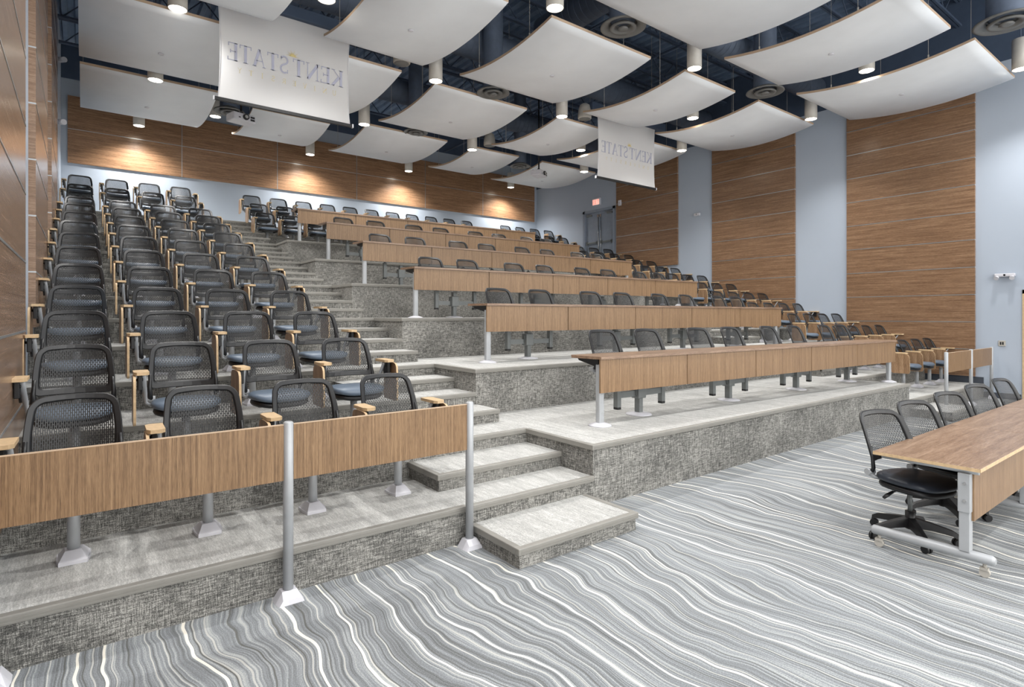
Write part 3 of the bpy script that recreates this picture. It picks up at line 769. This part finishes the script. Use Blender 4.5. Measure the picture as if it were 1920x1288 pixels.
# ------------------------------------------------------------------ screens with reversed lettering
def stroke(bm, pts, w, depth=.002):
    for (a_, b__) in zip(pts[:-1], pts[1:]):
        a_ = Vector((a_[0], 0, a_[1])); b__ = Vector((b__[0], 0, b__[1])); d = (b__-a_).normalized(); n_ = Vector((-d.z, 0, d.x))*w/2
        q = [a_+n_, a_-n_, b__-n_, b__+n_]
        bm.faces.new([bm.verts.new(p) for p in q])
def glyph(ch):
    """strokes in a unit box (width, height 1): list of (points, weight)"""
    T_, t_, s_ = .17, .055, .05
    def ser(x, y, w=.16): return ([(x-w, y), (x+w, y)], s_)
    if ch == 'K': return .82, [([(.16, 0), (.16, 1)], T_), ([(.2, .48), (.68, .98)], t_), ([(.3, .55), (.74, .02)], T_), ser(.16, .02), ser(.16, .98), ser(.68, .98, .12), ser(.74, .02, .12)]
    if ch == 'E': return .68, [([(.16, 0), (.16, 1)], T_), ([(.05, .975), (.6, .975)], t_), ([(.05, .025), (.64, .025)], t_), ([(.16, .52), (.48, .52)], t_), ([(.6, 1), (.6, .8)], t_), ([(.64, 0), (.64, .2)], t_), ([(.48, .42), (.48, .62)], t_)]
    if ch == 'N': return .92, [([(.14, 0), (.14, 1)], t_), ([(.12, .98), (.76, .02)], T_), ([(.78, 0), (.78, 1)], t_), ser(.14, .02, .12), ser(.1, .98, .1), ser(.78, .98, .12)]
    if ch == 'T': return .76, [([(.38, 0), (.38, 1)], T_), ([(.04, .975), (.72, .975)], t_), ([(.04, 1), (.04, .8)], t_), ([(.72, 1), (.72, .8)], t_), ser(.38, .02)]
    if ch == 'A': return .86, [([(.12, .0), (.42, 1)], t_), ([(.42, 1), (.74, 0)], T_), ([(.22, .34), (.62, .34)], t_), ser(.12, .02, .12), ser(.74, .02, .14)]
    if ch == 'S':
        a1 = [(.32+.22*math.cos(math.radians(a_)), .755+.225*math.sin(math.radians(a_))) for a_ in range(25, 241, 18)]
        a2 = [(.32+.24*math.cos(math.radians(a_)), .26+.235*math.sin(math.radians(a_))) for a_ in range(65, -150, -18)]
        return .64, [(a1+a2, .12), ([(.52, .98), (.52, .78)], t_), ([(.1, .02), (.1, .24)], t_)]
    if ch == 'U': return .8, [([(.15, 1), (.15, .3), (.25, .08), (.45, .03), (.6, .12), (.66, .3), (.66, 1)], .09), ser(.15, .98, .12), ser(.66, .98, .1)]
    if ch == 'I': return .36, [([(.18, 0), (.18, 1)], .12), ser(.18, .02), ser(.18, .98)]
    if ch == 'V': return .8, [([(.1, 1), (.4, 0)], .12), ([(.4, 0), (.7, 1)], .06), ser(.1, .98, .1), ser(.7, .98, .1)]
    if ch == 'R': return .78, [([(.16, 0), (.16, 1)], .12), ([(.16, .97), (.45, .97), (.58, .87), (.58, .64), (.45, .52), (.16, .52)], .07), ([(.36, .5), (.68, .02)], .11), ser(.16, .02, .12)]
    if ch == 'Y': return .76, [([(.08, 1), (.38, .5)], .11), ([(.68, 1), (.38, .5)], .06), ([(.38, .5), (.38, 0)], .11), ser(.38, .02, .12)]
    if ch == 'X': return .8, [([(.1, 1), (.7, 0)], .15), ([(.7, 1), (.1, 0)], .15)]
    return .4, []
def word(bm, txt, x_start, x_end, z0, h, mirror=True, gap=.06):
    ws = [glyph(c)[0] for c in txt]; tot = sum(ws)+gap*(len(txt)-1); sx = abs(x_end-x_start)/tot; cur = 0
    sgn = -1 if mirror else 1
    for c, w in zip(txt, ws):
        for pts, wt in glyph(c)[1]:
            stroke(bm, [(x_start+sgn*(cur+p[0])*sx, z0+p[1]*h) for p in pts], wt*min(sx, h))
        cur += w+gap
def screen(xa, xb, zb, label, housing_label, face):
    Y = 9.85; w = xb-xa
    r = empty('projection_screen', ((xa+xb)/2, Y, zb)); tag(r, label, 'screen', 'hanging projection screens')
    zt = 6.78-zb
    bm = B(); n = 10; hw = w/2; L_ = []
    for i in range(n+1):
        t = i/n; inset = .035*math.sin(PI*min(1, t*1.05))**.6 if 0 < t < 1 else 0
        L_.append([bm.verts.new((-hw+inset, 0, zt*t)), bm.verts.new((0, 0, zt*t)), bm.verts.new((hw-inset, 0, zt*t))])
    for i in range(n):
        for j in range(2): bm.faces.new((L_[i][j], L_[i][j+1], L_[i+1][j+1], L_[i+1][j]))
    obj('cloth', bm, 'screen', r, recalc=False)
    bm = B(); box(bm, -hw-.05, hw+.05, -.022, .022, -.05, .005, bev=.006); bar = obj('bottom_bar', bm, 'darkplastic', r)
    bm = B(); box(bm, hw+.03, hw+.055, -.024, .024, -.052, .01); box(bm, -hw-.055, -hw-.04, -.024, .024, -.052, .01); obj('end_cap', bm, 'whiteplate', bar)
    bm = B()
    for s in (-1, 1): tube(bm, [(s*hw, 0, 0)]+[(s*(hw-.05*math.sin(PI*t/10)**.6), 0, zt*t/10) for t in range(1, 10)]+[(s*hw, 0, zt)], .004, 6)
    obj('side_cord', bm, 'whiteplate', r)
    bm = B(); box(bm, -hw-.25, hw+.35, -.09, .09, zt-.02, zt+.17, bev=.01); obj('housing', bm, 'dark', r)
    ox = -(xa+xb)/2
    yl = -.006
    bm = B(); x_r = xb-.13; x_l = xa+.14; mid = x_r-(x_r-x_l)*.475
    word(bm, 'KENT', x_r+ox, mid+.02+ox, 5.815-zb, .285); word(bm, 'STATE', mid-.04+ox, x_l+ox, 5.815-zb, .285)
    bmesh.ops.translate(bm, verts=bm.verts, vec=(0, yl, 0)); obj('lettering', bm, 'inkblue', r, recalc=False)
    bm = B(); tx = 'UNIVERSITY'; n_ = len(tx)
    for i, c in enumerate(tx):
        xc = x_r-.16-(x_r-x_l-.34)*i/(n_-1); wg = glyph(c)[0]; h = .085
        for pts, wt in glyph(c)[1]: stroke(bm, [(xc+ox-(p[0]-wg/2)*h, 5.64-zb+p[1]*h) for p in pts], wt*h)
    bmesh.ops.translate(bm, verts=bm.verts, vec=(0, yl, 0)); obj('small_lettering', bm, 'inkgold', r, recalc=False)
    bm = B(); cx = mid+ox+.02; cz = 6.125-zb
    bm.faces.new([bm.verts.new((cx+.045*math.cos(PI*i/10), 0, cz+.045*math.sin(PI*i/10))) for i in range(11)])
    for i in range(11):
        a_ = math.radians(6+i*16.8); L2 = .115 if i % 2 == 0 else .085
        bm.faces.new([bm.verts.new((cx+.04*math.cos(a_-.13), 0, cz+.04*math.sin(a_-.13))), bm.verts.new((cx+L2*math.cos(a_), 0, cz+L2*math.sin(a_))), bm.verts.new((cx+.04*math.cos(a_+.13), 0, cz+.04*math.sin(a_+.13)))])
    bmesh.ops.translate(bm, verts=bm.verts, vec=(0, yl, 0)); obj('sunburst', bm, 'sungold', r, recalc=False)
screen(1.68, 3.82, 5.19, 'large hanging projection screen at upper left with reversed lettering', '', 0)
screen(10.07, 12.26, 5.19, 'smaller-looking far projection screen near the right wall with reversed lettering', '', 0)

def projector(x_, y_, z_, label, rz):
    r = empty('projector', (x_, y_, z_), rz); tag(r, label, 'projector', 'ceiling projectors')
    bm = B(); box(bm, -.24, .24, -.17, .17, -.08, .08, bev=.02); obj('body', bm, 'whiteplate', r)
    bm = B(); tube(bm, [(.02, -.16, .01), (.02, -.21, .01)], [.065, .06], 20); l_ = obj('lens_barrel', bm, 'darkplastic', r)
    bm = B(); tube(bm, [(.02, -.20, .01), (.02, -.214, .01)], .035, 16); obj('lens', bm, 'chrome', l_)
    bm = B()
    for q in range(2): box(bm, .12, .21, -.176, -.168, -.045+.055*q, -.005+.055*q)
    box(bm, -.13, -.09, -.176, -.168, -.03, -.01); obj('vent', bm, 'darkplastic', r)
    bm = B(); box(bm, -.1, .1, -.08, .08, .08, .11); box(bm, -.03, .03, -.03, .03, .11, .16); tube(bm, [(0, 0, .14), (0, 0, TOPZ-z_)], .022, 10)
    for a_, b__ in ((-.2, -.12), (.2, -.12), (.2, .12), (-.2, .12)): tube(bm, [(0, 0, .115), (a_, b__, .085)], .01, 6)
    obj('ceiling_mount', bm, 'darkplastic', r)
projector(2.71, 13.2, 5.98, 'white ceiling projector below the large screen bottom bar', .25)
projector(11.0, 13.2, 6.05, 'white ceiling projector on a black pole left of the small screen', .45)
r = empty('projector', (9.55, 2.45, 6.4), .5); tag(r, 'white rounded projector body cut by the top edge at upper right', 'projector', 'ceiling projectors')
bm = B(); box(bm, -.35, .35, -.25, .25, -.1, .12, bev=.07); obj('body', bm, 'whiteplate', r)
bm = B(); tube(bm, [(0, 0, .1), (0, 0, TOPZ-6.4)], .03, 10); obj('ceiling_mount', bm, 'darkplastic', r)

# pendants, diffusers, ducts, joists
for (x_, y_, z_, l_) in ((4.9, 10.0, 6.62, 'grey bullet pendant loudspeaker right of the large screen'), (9.15, 13.15, 6.55, 'grey bullet pendant loudspeaker beyond the centre clouds'), (9.74, 9.95, 6.55, 'grey bullet pendant loudspeaker left of the small screen')):
    r = empty('pendant_speaker', (x_, y_, z_)); tag(r, l_, 'speaker', 'pendant loudspeakers')
    bm = B(); lathe(bm, [(0, 0), (.15, 0), (.165, .02), (.165, .1), (.15, .22), (.12, .33), (.06, .37), (0, .37)], seg=26); obj('body', bm, 'speaker', r)
    bm = B(); lathe(bm, [(0, -.006), (.13, -.006), (.14, .0), (0, .002)], seg=26); obj('grille', bm, 'diffuser', r)
    bm = B(); tube(bm, [(0, 0, .36), (0, 0, TOPZ-z_)], .006, 6); obj('cable', bm, 'duct', r)
DF = [(7.15, 6.4, 6.55, .375), (6.97, 9.88, 6.5, .35), (10.85, 13.93, 6.4, .32), (6.87, 13.2, 6.5, .31), (11.6, 6.4, 6.53, .38), (12.15, 2.55, 6.6, .45), (2.7, 14.37, 6.46, .33)]
DN2 = ['right of the diamond cloud top corner', 'left of the diamond cloud, between centre panels', 'far back near the rear wall, above the small projector', 'between the two rear centre panels', 'between the right wall clouds', 'at the upper right corner of the photo', 'behind the projector under the large screen']
for (x_, y_, z_, rd), l_ in zip(DF, DN2):
    r = empty('round_diffuser', (x_, y_, z_)); tag(r, 'grey round ceiling diffuser '+l_, 'air vent', 'round ceiling diffusers')
    bm = B(); lathe(bm, [(rd*.55, .10), (rd*.98, .02), (rd, .0), (rd*.92, -.01), (rd*.68, .03), (rd*.6, .06)], seg=36); obj('outer_ring', bm, 'diffuser', r)
    bm = B(); lathe(bm, [(rd*.3, .07), (rd*.58, .0), (rd*.56, -.03), (rd*.44, -.02), (rd*.34, .03)], seg=32); obj('middle_ring', bm, 'diffuser', r)
    bm = B(); lathe(bm, [(0, -.035), (rd*.1, -.045), (rd*.24, -.03), (rd*.18, .0), (0, .02)], seg=24); obj('centre_cone', bm, 'diffuser', r)
    bm = B(); lathe(bm, [(rd*.6, .08), (rd*.6, TOPZ-z_-.004)], seg=24); lathe(bm, [(0, .12), (rd*.6, .12)], seg=24); obj('duct_drop', bm, 'duct', r)
def spiral(pts, rad, label):
    bm = B(); tube(bm, pts, rad, 28)
    a_, b__ = Vector(pts[0]), Vector(pts[1]); L_ = (b__-a_).length; n_ = int(L_/.16)
    for i in range(n_):
        p = a_+(b__-a_)*((i+.5)/n_); d = (b__-a_).normalized()*.006
        tube(bm, [p-d, p+d], rad+.008, 28, caps=False)
    o = obj('spiral_duct', bm, 'duct'); tag(o, label, 'duct')
spiral([(0.3, 10.45, 7.75), (15.3, 10.45, 7.75)], .33, 'large dark spiral duct crossing the room above the screens')
spiral([(7.9, 1.0, 7.85), (7.9, 9.3, 7.85)], .3, 'dark spiral duct running from the front above the diamond cloud')
spiral([(.3, 13.8, 7.7), (15.3, 13.8, 7.7)], .3, 'dark spiral duct crossing the room toward the rear wall')
spiral([(9.0, 7.1, 7.7), (15.3, 7.1, 7.7)], .3, 'dark spiral duct reaching the right wall between the near clouds')
yj = 1.2; jn = 0
while yj < 18.5:
    bm = B()
    for zz in (8.78, 8.22):
        box(bm, XL, XR, yj-.05, yj-.01, zz, zz+.05); box(bm, XL, XR, yj+.01, yj+.05, zz, zz+.05)
    q = XL+.1; up = 0
    while q < XR-.6:
        tube(bm, [(q, yj, 8.25 if up == 0 else 8.8), (q+.5, yj, 8.8 if up == 0 else 8.25)], .014, 6); up = 1-up; q += .5
    jn += 1
    o = obj('roof_joist', bm, 'dark'); tag(o, 'dark open-web steel roof joist, %s back from the front' % (ORD[jn] if jn < 15 else 'last'), 'roof joist', 'open-web roof joists'); yj += 1.45
for i, (xb_, zz) in enumerate(((4.1, 8.05), (8.9, 8.05), (11.0, 8.0))):
    bm = B(); tube(bm, [(xb_, .5, zz), (xb_, 18.8, zz)], .025, 8)
    tag(obj('conduit_pipe', bm, 'dark'), 'thin dark pipe running front to back under the roof joists, %s from left' % ORD[i+1], 'pipe', 'ceiling pipes')

# ------------------------------------------------------------------ wall fittings
# exit sign
r = empty('exit_sign', (XR-.06, 15.3, 5.98)); tag(r, 'lit red and white EXIT sign above the grey double door', 'sign')
bm = B(); box(bm, -.03, .06, -.19, .19, -.02, .26, bev=.01); obj('housing', bm, 'whiteplate', r)
bm = B(); box(bm, -.035, -.03, -.17, .17, .0, .2); obj('face', bm, 'exitface', r)
bm = B(); 
for i, c in enumerate('EXIT'):
    wg, st = glyph(c)
    for pts, wt in st:
        for (a_, b__) in zip(pts[:-1], pts[1:]):
            A_ = Vector((-.038, .15-i*.078-a_[0]*.085, .02+a_[1]*.16)); C_ = Vector((-.038, .15-i*.078-b__[0]*.085, .02+b__[1]*.16)); d = (C_-A_).normalized(); n_ = Vector((0, -d.z, d.y))*max(wt, .12)*.06
            bm.faces.new([bm.verts.new(p) for p in (A_+n_, A_-n_, C_-n_, C_+n_)])
obj('lettering', bm, 'exitglow', r, recalc=False)
def fitting(name, loc, dims, label, cat, mat='whiteplate', detail=True, extra='lens'):
    r = empty(name, loc); tag(r, label, cat)
    bm = B(); dx, dy, dz = dims; box(bm, -dx/2, dx/2, -dy/2, dy/2, -dz/2, dz/2, bev=min(dims)*.25); obj('cover', bm, mat, r)
    if detail:
        bm = B(); s = -1 if loc[0] > 5 else 1
        lathe(bm, [(0, 0), (.02, 0), (.02, .02), (0, .02)], seg=12); bmesh.ops.rotate(bm, verts=bm.verts, matrix=Matrix.Rotation(PI/2, 3, 'Y')); bmesh.ops.translate(bm, verts=bm.verts, vec=(s*dx/2-(.0 if s > 0 else .0), 0, 0)); obj(extra, bm, 'greymetal', r)
    return r
fitting('fire_strobe', (XR-.085, 14.1, 5.86), (.05, .13, .2), 'white alarm strobe plate right of the grey double door', 'alarm')
fitting('wall_sensor', (XR-.04, 10.88, 4.99), (.08, .22, .09), 'small white sensor on the blue grey wall between wood panels', 'sensor')
r = fitting('emergency_light', (XR-.06, 3.3, 2.63), (.11, .34, .07), 'white emergency light high on the blue grey wall at right', 'light')
for s in (-1, 1):
    bm = B(); tube(bm, [(-.02, s*.12, -.03), (-.09, s*.13, -.07)], [.03, .045], 14); obj('lamp_head', bm, 'whiteplate', r)
r = fitting('power_outlet', (XR-.01, 3.36, 1.18), (.02, .12, .12), 'pale metal wall outlet plate below the emergency light', 'outlet', 'speaker', False)
bm = B(); box(bm, -.014, -.009, -.03, -.005, -.03, .03); box(bm, -.014, -.009, .008, .03, -.03, .03); obj('socket', bm, 'darkplastic', r)
for (y_, z_, l_) in ((15.2, 7.15, 'small white camera high on the left wall'), (14.85, 5.75, 'small white camera lower on the left wall')):
    r = empty('wall_camera', (XL+.02, y_, z_)); tag(r, l_, 'camera', 'white wall cameras')
    bm = B(); box(bm, -.02, .02, -.06, .06, -.09, .12, bev=.008); obj('bracket', bm, 'whiteplate', r)
    bm = B(); tube(bm, [(.02, 0, 0), (.07, -.01, -.01)], .02, 8); tube(bm, [(.05, .06, .0), (.13, -.1, -.03)], .055, 14); obj('body', bm, 'whiteplate', r)

# ------------------------------------------------------------------ camera, world
cam = bpy.data.cameras.new('camera'); co = bpy.data.objects.new('camera', cam); COL.objects.link(co)
cam.sensor_fit = 'HORIZONTAL'; cam.sensor_width = 36; cam.lens = 36*F/1920
co.location = (0, 0, H); co.rotation_euler = (PI/2, 0, -TH)
cam.shift_y = -(644-HZ)/1920.0
cam.clip_start = .05
sc.camera = co
w = bpy.data.worlds.new('world'); sc.world = w; w.use_nodes = True
bg = w.node_tree.nodes['Background']; bg.inputs[0].default_value = (1, .985, .96, 1); bg.inputs[1].default_value = 2.3
sc.view_settings.view_transform = 'Standard'; sc.view_settings.look = 'None'; sc.view_settings.gamma = 1
sc.view_settings.use_curve_mapping = False
sc.view_settings.exposure = .45
